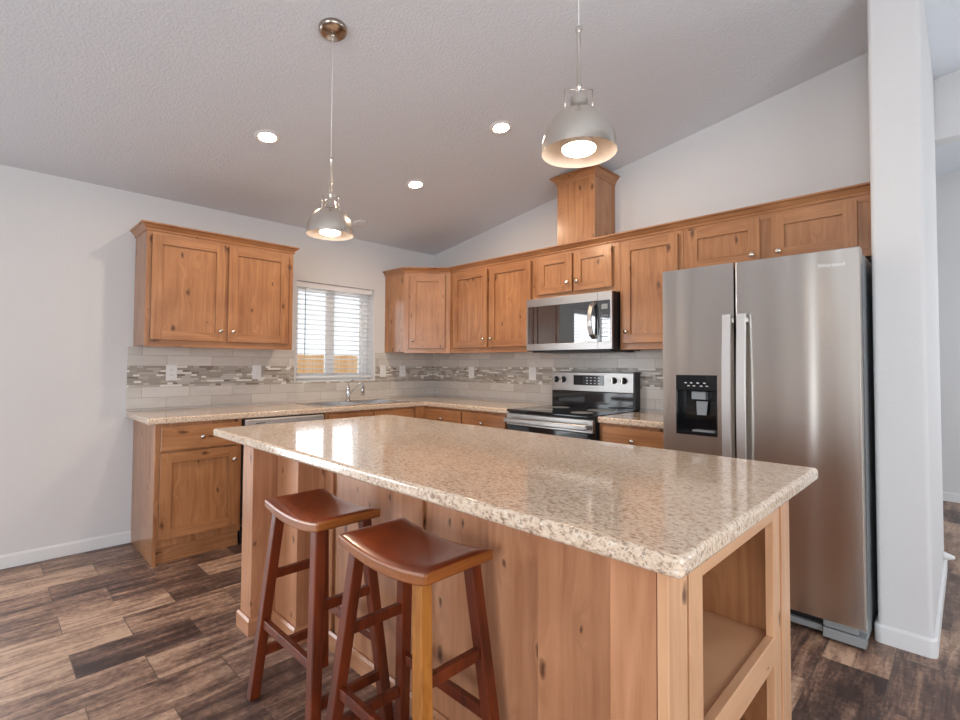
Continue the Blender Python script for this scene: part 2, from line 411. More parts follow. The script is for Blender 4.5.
def tag(o, label, cat, group=None):
    o['label'] = label; o['category'] = cat
    if group: o['group'] = group
    return o
def thing(name, loc, label, cat, group=None):
    o = bpy.data.objects.new(name, None); COL.objects.link(o); o.location = loc; o.empty_display_size = 0.1
    WLOC[o.name] = Vector(loc); return tag(o, label, cat, group)
def struct(o): o['kind'] = 'structure'; return o
def text_mesh(name, body, size, mat, matrix, parent, extrude=0.0006):
    cu = bpy.data.curves.new(name, 'FONT'); cu.body = body; cu.size = size; cu.extrude = extrude; cu.align_x = 'CENTER'; cu.align_y = 'CENTER'
    tmp = bpy.data.objects.new(name+'_tmp', cu); COL.objects.link(tmp)
    bpy.context.view_layer.update()
    me = bpy.data.meshes.new_from_object(tmp.evaluated_get(bpy.context.evaluated_depsgraph_get()))
    bpy.data.objects.remove(tmp); bpy.data.curves.remove(cu)
    me.materials.clear(); me.materials.append(M[mat])
    loc = matrix.translation.copy(); me.transform(matrix.to_3x3().to_4x4())
    o = bpy.data.objects.new(name, me); COL.objects.link(o); WLOC[o.name] = loc
    o.parent = parent; o.location = loc-WLOC[parent.name]; return o

def frame(origin, u, n):     # local x = along the wall, local y = away from the wall, z up
    u = Vector(u).normalized(); n = Vector(n).normalized()
    return Matrix(((u.x, n.x, 0, origin[0]), (u.y, n.y, 0, origin[1]), (0, 0, 1, 0), (0, 0, 0, 1)))
FR = frame((0, 0), (1, 0, 0), (0, -1, 0))      # range wall: local x = world x, y = -world y
FS = frame((0, 0), (0, 1, 0), (1, 0, 0))       # sink wall: local x = world y, y = world x

def knob(F, u, n, z, parent):
    nd = F.to_3x3() @ Vector((0, 1, 0)); c = F @ Vector((u, n, z))
    b = MB().lathe([(0.0001, 0), (0.0065, 0), (0.0055, 0.010), (0.0075, 0.015), (0.0150, 0.019), (0.0160, 0.024), (0.0125, 0.029), (0.0001, 0.031)], c, 'nickel', nd, 20, closed=False)
    k = b.build('knob', parent, bevel=0); k['label'] = 'round brushed nickel knob'; return k
def door(F, u0, u1, z0, z1, n, parent, kn=None, name='door', sw=0.062, v='wood_v', h='wood_h'):
    T = 0.020; b = MB(F)
    b.box((u0, n, z0), (u0+sw, n+T, z1), v); b.box((u1-sw, n, z0), (u1, n+T, z1), v)
    b.box((u0+sw, n, z0), (u1-sw, n+T, z0+sw), h); b.box((u0+sw, n, z1-sw), (u1-sw, n+T, z1), h)
    b.box((u0+sw, n+0.002, z0+sw), (u1-sw, n+T-0.012, z1-sw), v)
    d = b.build(name, parent, bevel=0.0012)
    if kn: knob(F, kn[0], n+T, kn[1], d)
    return d
def drawer(F, u0, u1, z0, z1, n, parent, kn=True, mat='wood_h'):
    d = MB(F).box((u0, n, z0), (u1, n+0.02, z1), mat).build('drawer_front', parent, bevel=0.003)
    if kn: knob(F, (u0+u1)/2, n+0.02, (z0+z1)/2, d)
    return d

# ================================================================== structure
H0, SL = 2.4666, 0.1526
cz = lambda x: H0+SL*x
XR, YB, YF = 6.3, -7.6, 2.9
WALLT = 0.20
def wallprism(b, x0, x1, y0, y1, mat='wall', z0=0.0, top=None):
    t0 = cz(x0) if top is None else top; t1 = cz(x1) if top is None else top
    b.hexa([(x0,y0,z0),(x1,y0,z0),(x1,y1,z0),(x0,y1,z0),(x0,y0,t0),(x1,y0,t1),(x1,y1,t1),(x0,y1,t0)], mat); return b
struct(MB().box((-0.2, YB-0.15, -0.12), (XR+0.15, YF+0.15, 0.0), 'floor').build('floor', bevel=0))
c = MB(); c.hexa([(-0.2, YB-.15, cz(-.2)), (XR+.15, YB-.15, cz(XR+.15)), (XR+.15, YF+.15, cz(XR+.15)), (-0.2, YF+.15, cz(-.2)),
                  (-0.2, YB-.15, cz(-.2)+.15), (XR+.15, YB-.15, cz(XR+.15)+.15), (XR+.15, YF+.15, cz(XR+.15)+.15), (-0.2, YF+.15, cz(-.2)+.15)], 'ceiling')
struct(c.build('ceiling', bevel=0))
# sink wall with the window opening
WY0, WY1, WZ0, WZ1 = -1.568, -0.769, 1.095, 1.995
b = MB()
PY_0, PY_1, PZ = -5.50, -3.60, 2.12
for (y0, y1, z0, z1) in ((YB, PY_0, 0, None), (PY_1, WY0, 0, None), (WY1, 0.15, 0, None), (WY0, WY1, 0, WZ0)):
    wallprism(b, -WALLT, 0, y0, y1, top=z1)
b.hexa([(-WALLT,WY0,WZ1),(0,WY0,WZ1),(0,WY1,WZ1),(-WALLT,WY1,WZ1),(-WALLT,WY0,cz(-WALLT)),(0,WY0,cz(0)),(0,WY1,cz(0)),(-WALLT,WY1,cz(-WALLT))], 'wall')
b.hexa([(-WALLT,PY_0,PZ),(0,PY_0,PZ),(0,PY_1,PZ),(-WALLT,PY_1,PZ),(-WALLT,PY_0,cz(-WALLT)),(0,PY_0,cz(0)),(0,PY_1,cz(0)),(-WALLT,PY_1,cz(-WALLT))], 'wall')
struct(b.build('wall_left', bevel=0))
struct(wallprism(MB(), 0.0, 3.89, 0.0, 0.15).build('wall_back', bevel=0))
PX0, PX1, PY0, PY1 = 3.888, 4.076, -0.607, 0.72
struct(wallprism(MB(), PX0, PX1, PY0, PY1).build('wall_partition', bevel=0.018, seg=4))
b = MB()        # header over the hall opening beyond the partition
b.hexa([(PX1,0.72,2.70),(XR,0.72,2.70),(XR,0.84,2.70),(PX1,0.84,2.70),(PX1,0.72,cz(PX1)),(XR,0.72,cz(XR)),(XR,0.84,cz(XR)),(PX1,0.84,cz(PX1))], 'wall')
struct(b.build('wall_header', bevel=0))
struct(wallprism(MB(), 3.0, XR, YF, YF+.15).build('wall_far', bevel=0))
struct(wallprism(MB(), 2.85, 3.0, 0.15, YF).build('wall_hall', bevel=0))
# rear wall with its big window opening, right wall with two
b = MB()
wallprism(b, 0, 3.5, YB-.15, YB); wallprism(b, 5.9, XR, YB-.15, YB); wallprism(b, 3.5, 5.9, YB-.15, YB, top=0.35)
b.hexa([(3.5,YB-.15,2.3),(5.9,YB-.15,2.3),(5.9,YB,2.3),(3.5,YB,2.3),(3.5,YB-.15,cz(3.5)),(5.9,YB-.15,cz(5.9)),(5.9,YB,cz(5.9)),(3.5,YB,cz(3.5))], 'wall')
struct(b.build('wall_rear', bevel=0))
b = MB()
for (y0, y1, z0, z1) in ((YB,-4.8,0,None),(-4.8,-2.0,0,0.35),(-4.8,-2.0,2.3,None),(-2.0,0.4,0,None),(0.4,2.0,0,0.7),(0.4,2.0,2.3,None),(2.0,YF,0,None)):
    wallprism(b, XR, XR+.15, y0, y1, z0=z0, top=z1)
struct(b.build('wall_right', bevel=0))
# baseboards
BP = lambda h=0.083, d=0.014: [(0, 0), (d, 0), (d, h-0.012), (d*0.45, h), (0, h)]
def bb(name, path): struct(MB().sweep(path, BP(), 'trim').build(name, bevel=0.001))
bb('baseboard_left', [(0.0, PY_1+0.06), (0.0, -2.7462)])
Rb = 0.018; arc = lambda cx_, cy_, a0, a1: [(cx_+Rb*math.cos(math.radians(a0+(a1-a0)*k/5)), cy_+Rb*math.sin(math.radians(a0+(a1-a0)*k/5))) for k in range(6)]
bb('baseboard_partition', [(PX0, -0.10)]+arc(PX0+Rb, PY0+Rb, 180, 270)+arc(PX1-Rb, PY0+Rb, 270, 360)+[(PX1, PY1-0.01)])
bb('baseboard_far', [(3.02, YF), (XR-0.02, YF)])
bb('baseboard_rear', [(4.1, YB), (0.05, YB)])

# ------------------------------------------------------------------ kitchen window
wf = MB()
fx0, fx1 = -0.185, -0.125
for (y0, y1, z0, z1) in ((WY0, WY0+.045, WZ0, WZ1), (WY1-.045, WY1, WZ0, WZ1), (WY0+.045, WY1-.045, WZ0, WZ0+.045), (WY0+.045, WY1-.045, WZ1-.045, WZ1)):
    wf.box((fx0, y0, z0), (fx1, y1, z1), 'vinyl')
wf.box((fx0+.01, -1.205, WZ0+.045), (fx1-.008, -1.135, WZ1-.045), 'vinyl')
win = struct(wf.build('window_1', bevel=0.003))
for (y0, y1, xx) in ((WY0+.045, -1.19, -.142), (-1.15, WY1-.045, -.160)):
    s_ = MB(); z0, z1 = WZ0+.045, WZ1-.045; t = 0.03
    for (a0, a1, c0, c1) in ((y0, y0+t, z0, z1), (y1-t, y1, z0, z1), (y0+t, y1-t, z0, z0+t), (y0+t, y1-t, z1-t, z1)):
        s_.box((xx-.012, a0, c0), (xx+.012, a1, c1), 'vinyl')
    sash = s_.build('sash', win, bevel=0.002)
    MB().box((xx-.002, y0+t, z0+t), (xx+.002, y1-t, z1-t), 'glass').build('pane', sash, bevel=0)
MB().box((-0.124, WY0+.001, WZ0), (0.012, WY1-.001, WZ0+.012), 'trim').build('window_sill', win, bevel=0.003)
# blind
bl = thing('window_blind', (-0.055, (WY0+WY1)/2, 1.13), 'white horizontal slat blind hanging open in the window over the sink', 'blind')
by0, by1 = WY0+.008, WY1-.008
MB().box((-0.088, by0, 1.945), (-0.022, by1, 1.993), 'slat').build('headrail', bl, bevel=0.003)
zs = 1.925; nsl = 0
while zs > 1.165:
    s_ = MB(); a = math.radians(-6.5)
    dx, dz = 0.025*math.cos(a), 0.025*math.sin(a)
    s_.hexa([(-.055-dx, by0+.006, zs+dz-.0014), (-.055+dx, by0+.006, zs-dz-.0014), (-.055+dx, by1-.006, zs-dz-.0014), (-.055-dx, by1-.006, zs+dz-.0014),
             (-.055-dx, by0+.006, zs+dz+.0014), (-.055+dx, by0+.006, zs-dz+.0014), (-.055+dx, by1-.006, zs-dz+.0014), (-.055-dx, by1-.006, zs+dz+.0014)], 'slat')
    s_.build('slat', bl, bevel=0); zs -= 0.0445; nsl += 1
MB().box((-0.080, by0+.004, 1.128), (-0.030, by1-.004, 1.148), 'slat').build('bottom_rail', bl, bevel=0.003)
for yy in (-1.44, -1.17, -0.90):
    MB().tube([(-.029, yy, 1.946), (-.029, yy, 1.147)], 0.0011, 'slat', 6).build('ladder_cord', bl, bevel=0)
MB().tube([(-.020, -1.478, 1.945), (-.019, -1.478, 1.335)], 0.0038, 'wand', 10).build('tilt_wand', bl, bevel=0)

# patio door with its blind, left of the frame; the microwave door mirrors it
wd = MB()
for (a0, a1, c0, c1) in ((PY_0, PY_0+.06, 0, PZ), (PY_1-.06, PY_1, 0, PZ), (-4.59, -4.51, 0.06, PZ-.06), (PY_0+.06, PY_1-.06, PZ-.06, PZ), (PY_0+.06, PY_1-.06, 0.001, .06)):
    wd.box((-.18, a0, c0), (-.12, a1, c1), 'vinyl')
dr = struct(wd.build('door_1', bevel=0.002))
sl_ = MB(); zs = 2.02
while zs > 0.10:
    sl_.hexa([(-.079, PY_0+.02, zs+.006), (-.031, PY_0+.02, zs-.006), (-.031, PY_1-.02, zs-.006), (-.079, PY_1-.02, zs+.006), (-.079, PY_0+.02, zs+.009), (-.031, PY_0+.02, zs-.003), (-.031, PY_1-.02, zs-.003), (-.079, PY_1-.02, zs+.009)], 'slat'); zs -= 0.048
sl_.box((-.09, PY_0+.01, 2.05), (-.02, PY_1-.01, 2.118), 'slat')
sl_.build('door_blind', dr, bevel=0)

# outside
fe = MB()
for k in range(56):
    y0 = -3.4+k*0.14; fe.box((-3.02, y0, -0.4), (-3.0, y0+0.136, 1.395+0.004*((k*7) % 3)), 'fence')
fe.box((-3.06, -3.4, 1.12), (-3.02, 4.4, 1.21), 'fence'); fe.box((-3.06, -3.4, 0.2), (-3.02, 4.4, 0.29), 'fence')
tag(fe.build('board_fence', bevel=0), 'orange board fence outside the kitchen window', 'fence')
struct(MB().box((-30, -20, -0.5), (-0.21, 20, -0.4), 'ground').build('ground', bevel=0))

# ------------------------------------------------------------------ backsplash
b = MB()
ZT = 1.372; T = 0.008
b.box((0.0002, -2.792, 0.9145), (T, -0.0002, WZ0-0.002), 'splash')
b.box((0.0002, -2.792, WZ0-0.002), (T, WY0-0.018, ZT), 'splash'); b.box((0.0002, WY1+0.018, WZ0-0.002), (T, -0.0002, ZT), 'splash')
tag(b.build('backsplash', bevel=0), 'grey tile backsplash with mosaic band around the window and sink', 'backsplash')
tag(MB().box((T+.0002, -T, 0.9145), (2.955, -0.0002, ZT), 'splash').build('backsplash', bevel=0), 'grey tile backsplash with mosaic band behind the range', 'backsplash')

# ================================================================== kitchen units
def crown(path, z1, name, parent=None, proj=0.037, h=0.052):
    pr = [(0.0, z1-h), (0.006, z1-h), (0.009, z1-h+0.006), (0.009, z1-h+0.012), (0.005, z1-h+0.014), (0.012, z1-h+0.020), (0.020, z1-h+0.030), (proj-0.009, z1-0.015), (proj-0.012, z1-0.012), (proj, z1-0.009), (proj, z1), (0.0, z1)]
    return MB().sweep(path, pr, 'wood_h').build(name, parent, bevel=0)
ZB, ZTOP, UD = 1.366, 2.193, 0.33

def upper(F, u0, u1, label, doors, z0=ZB, z1=ZTOP-0.012, group='wall cabinets'):
    base = F @ Vector(((u0+u1)/2, UD/2, z0)); r = thing('wall_cabinet', base, label, 'cabinet', group)
    MB(F).box((u0, 0.001 if z0 > ZT else 0.001, z0+0.010), (u1, UD-0.019, z1), 'wood_v').build('carcass', r, bevel=0.001)
    f = MB(F); f.box((u0, UD-0.019, z0), (u0+0.030, UD, z1), 'wood_v'); f.box((u1-0.030, UD-0.019, z0), (u1, UD, z1), 'wood_v')
    f.box((u0+0.030, UD-0.019, z0), (u1-0.030, UD, z0+0.045), 'wood_h'); f.box((u0+0.030, UD-0.019, z1-0.075), (u1-0.030, UD, z1), 'wood_h')
    f.box((u0+0.030, UD-0.019, z0+0.045), (u1-0.030, UD-0.004, z1-0.075), 'wood_v')
    f.build('face_frame', r, bevel=0.001)
    for (a, c, d0, d1, kn) in doors: door(F, a, c, d0, d1, UD+0.001, r, kn)
    return r
# left wall cabinet
lc = upper(FS, -2.760, -1.756, 'two-door knotty wood wall cabinet left of the window, standing alone',
           [(-2.730, -2.272, 1.412, 2.118, (-2.303, 1.487)), (-2.248, -1.800, 1.412, 2.118, (-2.218, 1.487))])
crown([(0, -2.760), (UD, -2.760), (UD, -1.756), (0, -1.756)], ZTOP, 'crown_moulding', lc)
# diagonal corner cabinet
A = 0.642
r = thing('wall_cabinet', (0.3, -0.3, ZB), 'diagonal one-door corner wall cabinet right of the window', 'cabinet', 'wall cabinets')
MB().prism([(0.001, -0.001), (0.001, -A), (UD-0.012, -A), (A-0.001, -UD+0.012), (A-0.001, -0.001)], ZB+0.010, ZTOP-0.012, 'wood_v').build('carcass', r, bevel=0.001)
FD = frame((UD, -A), (1, 1, 0), (1, -1, 0)); DW = (A-UD)*math.sqrt(2)
f = MB(FD); f.box((0.0, -0.012, ZB), (0.040, 0, ZTOP-0.012), 'wood_v'); f.box((DW-0.040, -0.012, ZB), (DW, 0, ZTOP-0.012), 'wood_v')
f.box((0.040, -0.012, ZB), (DW-0.040, 0, ZB+0.045), 'wood_h'); f.box((0.040, -0.012, ZTOP-0.087), (DW-0.040, 0, ZTOP-0.012), 'wood_h')
f.build('face_frame', r, bevel=0.001)
door(FD, 0.050, DW-0.050, 1.412, 2.118, 0.001, r, (0.082, 1.487))
# range wall
upper(FR, 0.643, 1.687, 'two-door wall cabinet between the corner cabinet and the microwave',
      [(0.700, 1.150, 1.412, 2.118, (1.118, 1.487)), (1.180, 1.648, 1.412, 2.118, (1.212, 1.487))])
upper(FR, 1.689, 2.446, 'short two-door wall cabinet directly above the microwave',
      [(1.722, 2.050, 1.822, 2.118, (2.016, 1.892)), (2.070, 2.390, 1.822, 2.118, (2.104, 1.892))], z0=1.783)
upper(FR, 2.448, 2.898, 'one-door wall cabinet between the microwave and the refrigerator',
      [(2.472, 2.868, 1.412, 2.118, (2.508, 1.650 - 0.16))])
upper(FR, 2.900, 3.884, 'short two-door wall cabinet above the refrigerator',
      [(2.932, 3.350, 1.862, 2.118, (3.312, 1.905)), (3.412, 3.806, 1.862, 2.118, (3.450, 1.905))], z0=1.822)
cr = crown([(0.001, -A), (UD, -A), (A, -UD), (3.884, -UD)], ZTOP, 'crown_moulding')
tag(cr, 'continuous wooden crown moulding along the top of the right run of wall cabinets', 'moulding')
# vent chase
r = thing('vent_chase', (2.06, -0.15, ZTOP), 'tall wooden vent box rising from the cabinets to the sloped ceiling', 'cabinet')
VX0, VX1, VY = 1.880, 2.222, -0.298
MB().box((VX0, VY, ZTOP+0.0005), (VX1-0.10, 0, 2.735), 'wood_v').box((VX1-0.0985, VY, ZTOP+0.0005), (VX1, 0, 2.735), 'wood_v').build('box_panel', r, bevel=0.001)
MB().box((VX1, -0.035, ZTOP+0.0005), (VX1+0.003, 0, 2.735), 'wood_v').build('corner_batten', r, bevel=0.001)
crown([(VX0, 0), (VX0, VY), (VX1, VY), (VX1, 0)], 2.752, 'crown_moulding', r, proj=0.048, h=0.065)

# base units
BD, BT = 0.61, 0.873
def base(F, u0, u1, label, fronts, group='base cabinets', ctop=None):
    b0 = F @ Vector(((u0+u1)/2, BD/2, 0)); r = thing('base_cabinet', b0, label, 'cabinet', group)
    MB(F).box((u0, 0.001, 0.106), (u1, BD-0.019, ctop or BT-0.001), 'wood_v').box((u0, 0.001, 0), (u1, BD-0.050, 0.106), 'wood_v').build('carcass', r, bevel=0.001)
    f = MB(F); f.box((u0, BD-0.019, 0.106), (u0+0.028, BD, BT-0.001), 'wood_v'); f.box((u1-0.028, BD-0.019, 0.106), (u1, BD, BT-0.001), 'wood_v')
    f.box((u0+0.028, BD-0.019, 0.106), (u1-0.028, BD-0.003, BT-0.001), 'wood_v'); f.build('face_frame', r, bevel=0.001)
    MB(F).box((u0+0.020, BD-0.049, 0.0), (u1, BD-0.034, 0.105), 'wood_h').build('toe_board', r, bevel=0.001)
    MB(F).box((u0, BD-0.049, 0.0), (u0+0.019, BD, 0.1055), 'wood_v').build('side_end', r, bevel=0.001)
    for k, a, c, d0, d1, kn in fronts:
        if k == 'door': door(F, a, c, d0, d1, BD+0.001, r, kn)
        else: drawer(F, a, c, d0, d1, BD+0.001, r, kn)
    return r
base(FS, -2.746, -2.234, 'base cabinet with one drawer and one door at the left end of the sink run',
     [('drawer', -2.718, -2.256, 0.704, 0.852, True), ('door', -2.718, -2.256, 0.155, 0.690, (-2.290, 0.607))])
base(FS, -1.612, -0.730, 'two-door base cabinet under the kitchen sink',
     [('drawer', -1.585, -1.180, 0.704, 0.852, False), ('drawer', -1.160, -0.760, 0.704, 0.852, False),
      ('door', -1.585, -1.180, 0.155, 0.690, (-1.215, 0.607)), ('door', -1.160, -0.760, 0.155, 0.690, (-1.125, 0.607))], ctop=0.72)
r = thing('base_cabinet', (0.3, -0.36, 0), 'blind corner base cabinet with a plain filler post', 'cabinet', 'base cabinets')
MB().box((0.001, -0.728, 0), (BD-0.001, -0.001, BT-0.001), 'wood_v').build('carcass', r, bevel=0.001)
MB().box((BD-0.001, -0.728, 0.106), (BD+0.017, -BD-0.001, BT-0.001), 'wood_v').build('filler_post', r, bevel=0.001)
base(FR, 0.630, 1.662, 'base cabinet with two drawers over two doors left of the range',
     [('drawer', 0.645, 1.115, 0.704, 0.852, True), ('drawer', 1.135, 1.625, 0.704, 0.852, True),
      ('door', 0.645, 1.115, 0.155, 0.690, (1.080, 0.607)), ('door', 1.135, 1.625, 0.155, 0.690, (1.170, 0.607))])
base(FR, 2.448, 2.942, 'narrow base cabinet with a drawer between the range and the refrigerator',
     [('drawer', 2.478, 2.915, 0.704, 0.852, True), ('door', 2.478, 2.915, 0.155, 0.690, (2.515, 0.607))])

# worktops
def slab(xs, ys, hole, z0, z1, name, inside, bevel=0.010):
    bm = bmesh.new(); vm = {}
    def gv(x, y): 
        if (x, y) not in vm: vm[(x, y)] = bm.verts.new((x, y, z0))
        return vm[(x, y)]
    for i in range(len(xs)-1):
        for j in range(len(ys)-1):
            mx, my = (xs[i]+xs[i+1])/2, (ys[j]+ys[j+1])/2
            if not inside(mx, my): continue
            bm.faces.new([gv(xs[i], ys[j]), gv(xs[i+1], ys[j]), gv(xs[i+1], ys[j+1]), gv(xs[i], ys[j+1])])
    g = bmesh.ops.extrude_face_region(bm, geom=bm.faces[:]+bm.edges[:]+bm.verts[:])
    for v in [e for e in g['geom'] if isinstance(e, bmesh.types.BMVert)]: v.co.z = z1
    # extrude_face_region keeps the originals as bottom
    bmesh.ops.recalc_face_normals(bm, faces=bm.faces)
    me = bpy.data.meshes.new(name); cx = (xs[0]+xs[-1])/2; cy = (ys[0]+ys[-1])/2
    bm.transform(Matrix.Translation((-cx, -cy, -z0))); bm.to_mesh(me); bm.free(); me.materials.append(M['lam'])
    o = bpy.data.objects.new(name, me); COL.objects.link(o); o.location = (cx, cy, z0); WLOC[o.name] = Vector((cx, cy, z0))
    if bevel:
        bv = o.modifiers.new('bevel', 'BEVEL'); bv.width = bevel; bv.segments = 5; bv.limit_method = 'ANGLE'; bv.angle_limit = math.radians(40)
        for p in me.polygons: p.use_smooth = True
        bv.harden_normals = True
    return o
SX0, SX1, SY0, SY1 = 0.060, 0.585, -1.595, -0.760
def ins(x, y):
    if SX0+.012 < x < SX1-.012 and SY0+.012 < y < SY1-.012: return False
    return x < 0.632 or y > -0.632
o = slab([0.0, SX0+.012, SX1-.012, 0.632, 1.668], [-2.792, SY0+.012, SY1-.012, -0.632, 0.0], None, BT, 0.914, 'worktop', ins)
tag(o, 'L-shaped speckled beige laminate worktop around the sink corner', 'worktop', )
o = slab([2.442, 2.950], [-0.632, 0.0], None, BT, 0.914, 'worktop', lambda x, y: True)
tag(o, 'short speckled laminate worktop between the range and the refrigerator', 'worktop')

# sink
s_ = MB(); z = 0.915; RW = 0.022; ym = (SY0+SY1)/2
sk = thing('kitchen_sink', (0.325, ym, 0.914), 'stainless double bowl sink set in the worktop under the window', 'sink')
for (a, c, d, e) in ((SX0, SX0+RW+.05, SY0, SY1), (SX1-RW, SX1, SY0, SY1), (SX0+RW+.05, SX1-RW, SY0, SY0+RW), (SX0+RW+.05, SX1-RW, SY1-RW, SY1), (SX0+RW+.05, SX1-RW, ym-.015, ym+.015)):
    s_.box((a, d, 0.9142), (c, e, 0.9190), 'chrome')
s_.build('rim', sk, bevel=0.002)
for (d, e) in ((SY0+RW, ym-.015), (ym+.015, SY1-RW)):
    bw = MB(); x0, x1 = SX0+RW+.05, SX1-RW; t = 0.003
    bw.box((x0, d, 0.73), (x1, e, 0.733), 'bowl'); bw.box((x0, d, 0.733), (x0+t, e, 0.9142), 'bowl'); bw.box((x1-t, d, 0.733), (x1, e, 0.9142), 'bowl')
    bw.box((x0+t, d, 0.733), (x1-t, d+t, 0.9142), 'bowl'); bw.box((x0+t, e-t, 0.733), (x1-t, e, 0.9142), 'bowl')
    bw.lathe([(0.0001, 0.0), (0.035, 0.0), (0.040, 0.002)], ((x0+x1)/2, (d+e)/2, 0.7335), 'nickel', seg=24, closed=False)
    bw.build('bowl', sk, bevel=0)
# faucet
fa = thing('faucet', (0.130, -1.127, 0.919), 'chrome single lever faucet at the back of the sink', 'faucet')
MB().lathe([(0.028, 0), (0.028, 0.006), (0.018, 0.012), (0.016, 0.100), (0.017, 0.105), (0.016, 0.130), (0.010, 0.138), (0.0001, 0.140)], (0.130, -1.127, 0.9192), 'chrome', seg=24, closed=False).build('body', fa, bevel=0)
MB().tube([(0.130, -1.127, 0.965), (0.190, -1.127, 1.000), (0.290, -1.127, 1.058), (0.345, -1.127, 1.082), (0.365, -1.127, 1.078), (0.375, -1.127, 1.060)], 0.0105, 'chrome', 14).build('spout', fa, bevel=0)
MB().lathe([(0.0001, 0), (0.015, 0), (0.016, 0.05), (0.013, 0.085), (0.0001, 0.088)], (0.376, -1.127, 0.978), 'chrome', seg=20, closed=False).build('spray_head', fa, bevel=0)
MB().tube([(0.130, -1.127, 1.060), (0.135, -1.127, 1.085), (0.165, -1.125, 1.100), (0.215, -1.122, 1.112)], 0.006, 'chrome', 10).build('lever', fa, bevel=0)

# dishwasher
dw = thing('dishwasher', (0.31, -1.923, 0), 'stainless dishwasher under the worktop, left of the sink cabinet', 'dishwasher')
MB().box((0.02, -2.226, 0.10), (0.57, -1.620, 0.866), 'blackmat').build('tub', dw, bevel=0.002)
MB().box((0.571, -2.218, 0.12), (0.634, -1.628, 0.864), 'steel3').build('door', dw, bevel=0.006)
MB().box((0.50, -2.218, 0.0), (0.56, -1.628, 0.099), 'blackmat').build('toe_panel', dw, bevel=0.002)
MB().box((0.6342, -2.145, 0.832), (0.6352, -2.080, 0.837), 'blackmat').build('badge', dw, bevel=0)

# outlets
def plate(F, u, z, label, kind, name, w=0.072):
    r = thing(name, F @ Vector((u, T, z)), label, 'outlet' if kind == 'outlet' else 'switch')
    MB(F).box((u-w/2, T+.0003, z-.0575), (u+w/2, T+.006, z+.0575), 'white').build('wall_plate', r, bevel=0.002)
    if kind == 'outlet':
        for dz in (-0.0195, 0.0195):
            q = MB(F).box((u-.016, T+.006, z+dz-.014), (u+.016, T+.008, z+dz+.014), 'white').build('socket', r, bevel=0.002)
            MB(F).box((u-.007, T+.008, z+dz-.004), (u-.005, T+.0084, z+dz+.006), 'dark').box((u+.005, T+.008, z+dz-.004), (u+.007, T+.0084, z+dz+.006), 'dark').build('slot', q, bevel=0)
    else:
        MB(F).box((u-.016, T+.006, z-.033), (u+.016, T+.010, z+.033), 'white').build('rocker', r, bevel=0.002)
plate(FS, -2.521, 1.185, 'white outlet on the tiles below the left wall cabinet, farther from the window', 'outlet', 'wall_outlet')
plate(FS, -1.906, 1.185, 'white switch on the tiles just left of the window', 'switch', 'wall_switch')
plate(FS, -0.665, 1.188, 'white switch on the tiles just right of the window', 'switch', 'wall_switch')
plate(FS, -0.425, 1.188, 'white outlet on the sink wall nearest the room corner', 'outlet', 'wall_outlet')
plate(FR, 0.615, 1.178, 'white outlet on the range wall nearest the room corner', 'outlet', 'wall_outlet')
plate(FR, 1.400, 1.178, 'white switch plate on the tiles just left of the range', 'switch', 'wall_switch', 0.080)

# ------------------------------------------------------------------ range
R0, R1 = 1.671, 2.437
rg = thing('range', ((R0+R1)/2, -0.33, 0), 'freestanding stainless electric range with black glass cooktop', 'stove')
MB().box((R0+.003, -0.640, 0.03), (R1-.003, -0.012, 0.898), 'blackmat').build('body', rg, bevel=0.003)
MB().box((R0+.001, -0.668, 0.899), (R1-.001, -0.100, 0.918), 'black').build('cooktop', rg, bevel=0.006)
for (bx, by, br) in ((1.86, -0.50, 0.105), (1.86, -0.24, 0.08), (2.24, -0.50, 0.08), (2.24, -0.24, 0.105)):
    MB().lathe([(br-0.002, 0), (br, 0), (br, 0.0004), (br-0.002, 0.0004)], (bx, by, 0.9182), 'greyplast', seg=48, smooth=False).build('burner_ring', rg, bevel=0)
od = MB(); od.box((R0+.004, -0.665, 0.215), (R1-.004, -0.641, 0.800), 'black'); od.box((R0+.004, -0.668, 0.801), (R1-.004, -0.641, 0.888), 'steel2')
od_ = od.build('oven_door', rg, bevel=0.003)
MB().box((R0+.020, -0.728, 0.822), (R1-.020, -0.706, 0.858), 'steel2').build('handle', od_, bevel=0.008, seg=3)
for hx in (R0+.050, R1-.050): MB().box((hx-.014, -0.7055, 0.826), (hx+.014, -0.6685, 0.854), 'steel2').build('handle_post', od_, bevel=0.003)
MB().box((R0+.12, -0.6665, 0.33), (R1-.12, -0.6655, 0.70), 'display').build('oven_window', od_, bevel=0)
MB().box((R0+.004, -0.662, 0.055), (R1-.004, -0.641, 0.205), 'steel2').build('storage_drawer', rg, bevel=0.004)
bgd = MB(); bgd.box((R0+.004, -0.088, 0.899), (R1-.004, -0.012, 1.046), 'black'); bgd.box((R0+.004, -0.092, 1.046), (R1-.016, -0.012, 1.198), 'steel2')
bgd.box((R1-.0155, -0.095, 0.919), (R1+.001, -0.012, 1.204), 'blackmat')
bg_ = bgd.build('control_panel', rg, bevel=0.004)
for kx in (1.722, 1.795, 2.262, 2.345):
    kb = MB().lathe([(0.0001, 0.026), (0.017, 0.026), (0.020, 0.022), (0.021, 0.0), (0.026, 0.0), (0.026, -0.001)], (kx, -0.0925, 1.138), 'blackmat', (0, -1, 0), 28, closed=False).build('knob', bg_, bevel=0)
    MB().box((kx-.0045, -0.1285, 1.120), (kx+.0045, -0.1185, 1.156), 'nickel').build('grip', kb, bevel=0.001)
MB().box((1.895, -0.0945, 1.095), (2.175, -0.0922, 1.175), 'display').build('display', bg_, bevel=0.001)
MB().box((1.90, -0.0968, 1.10), (1.99, -0.0946, 1.170), 'black').build('clock', bg_, bevel=0.001)
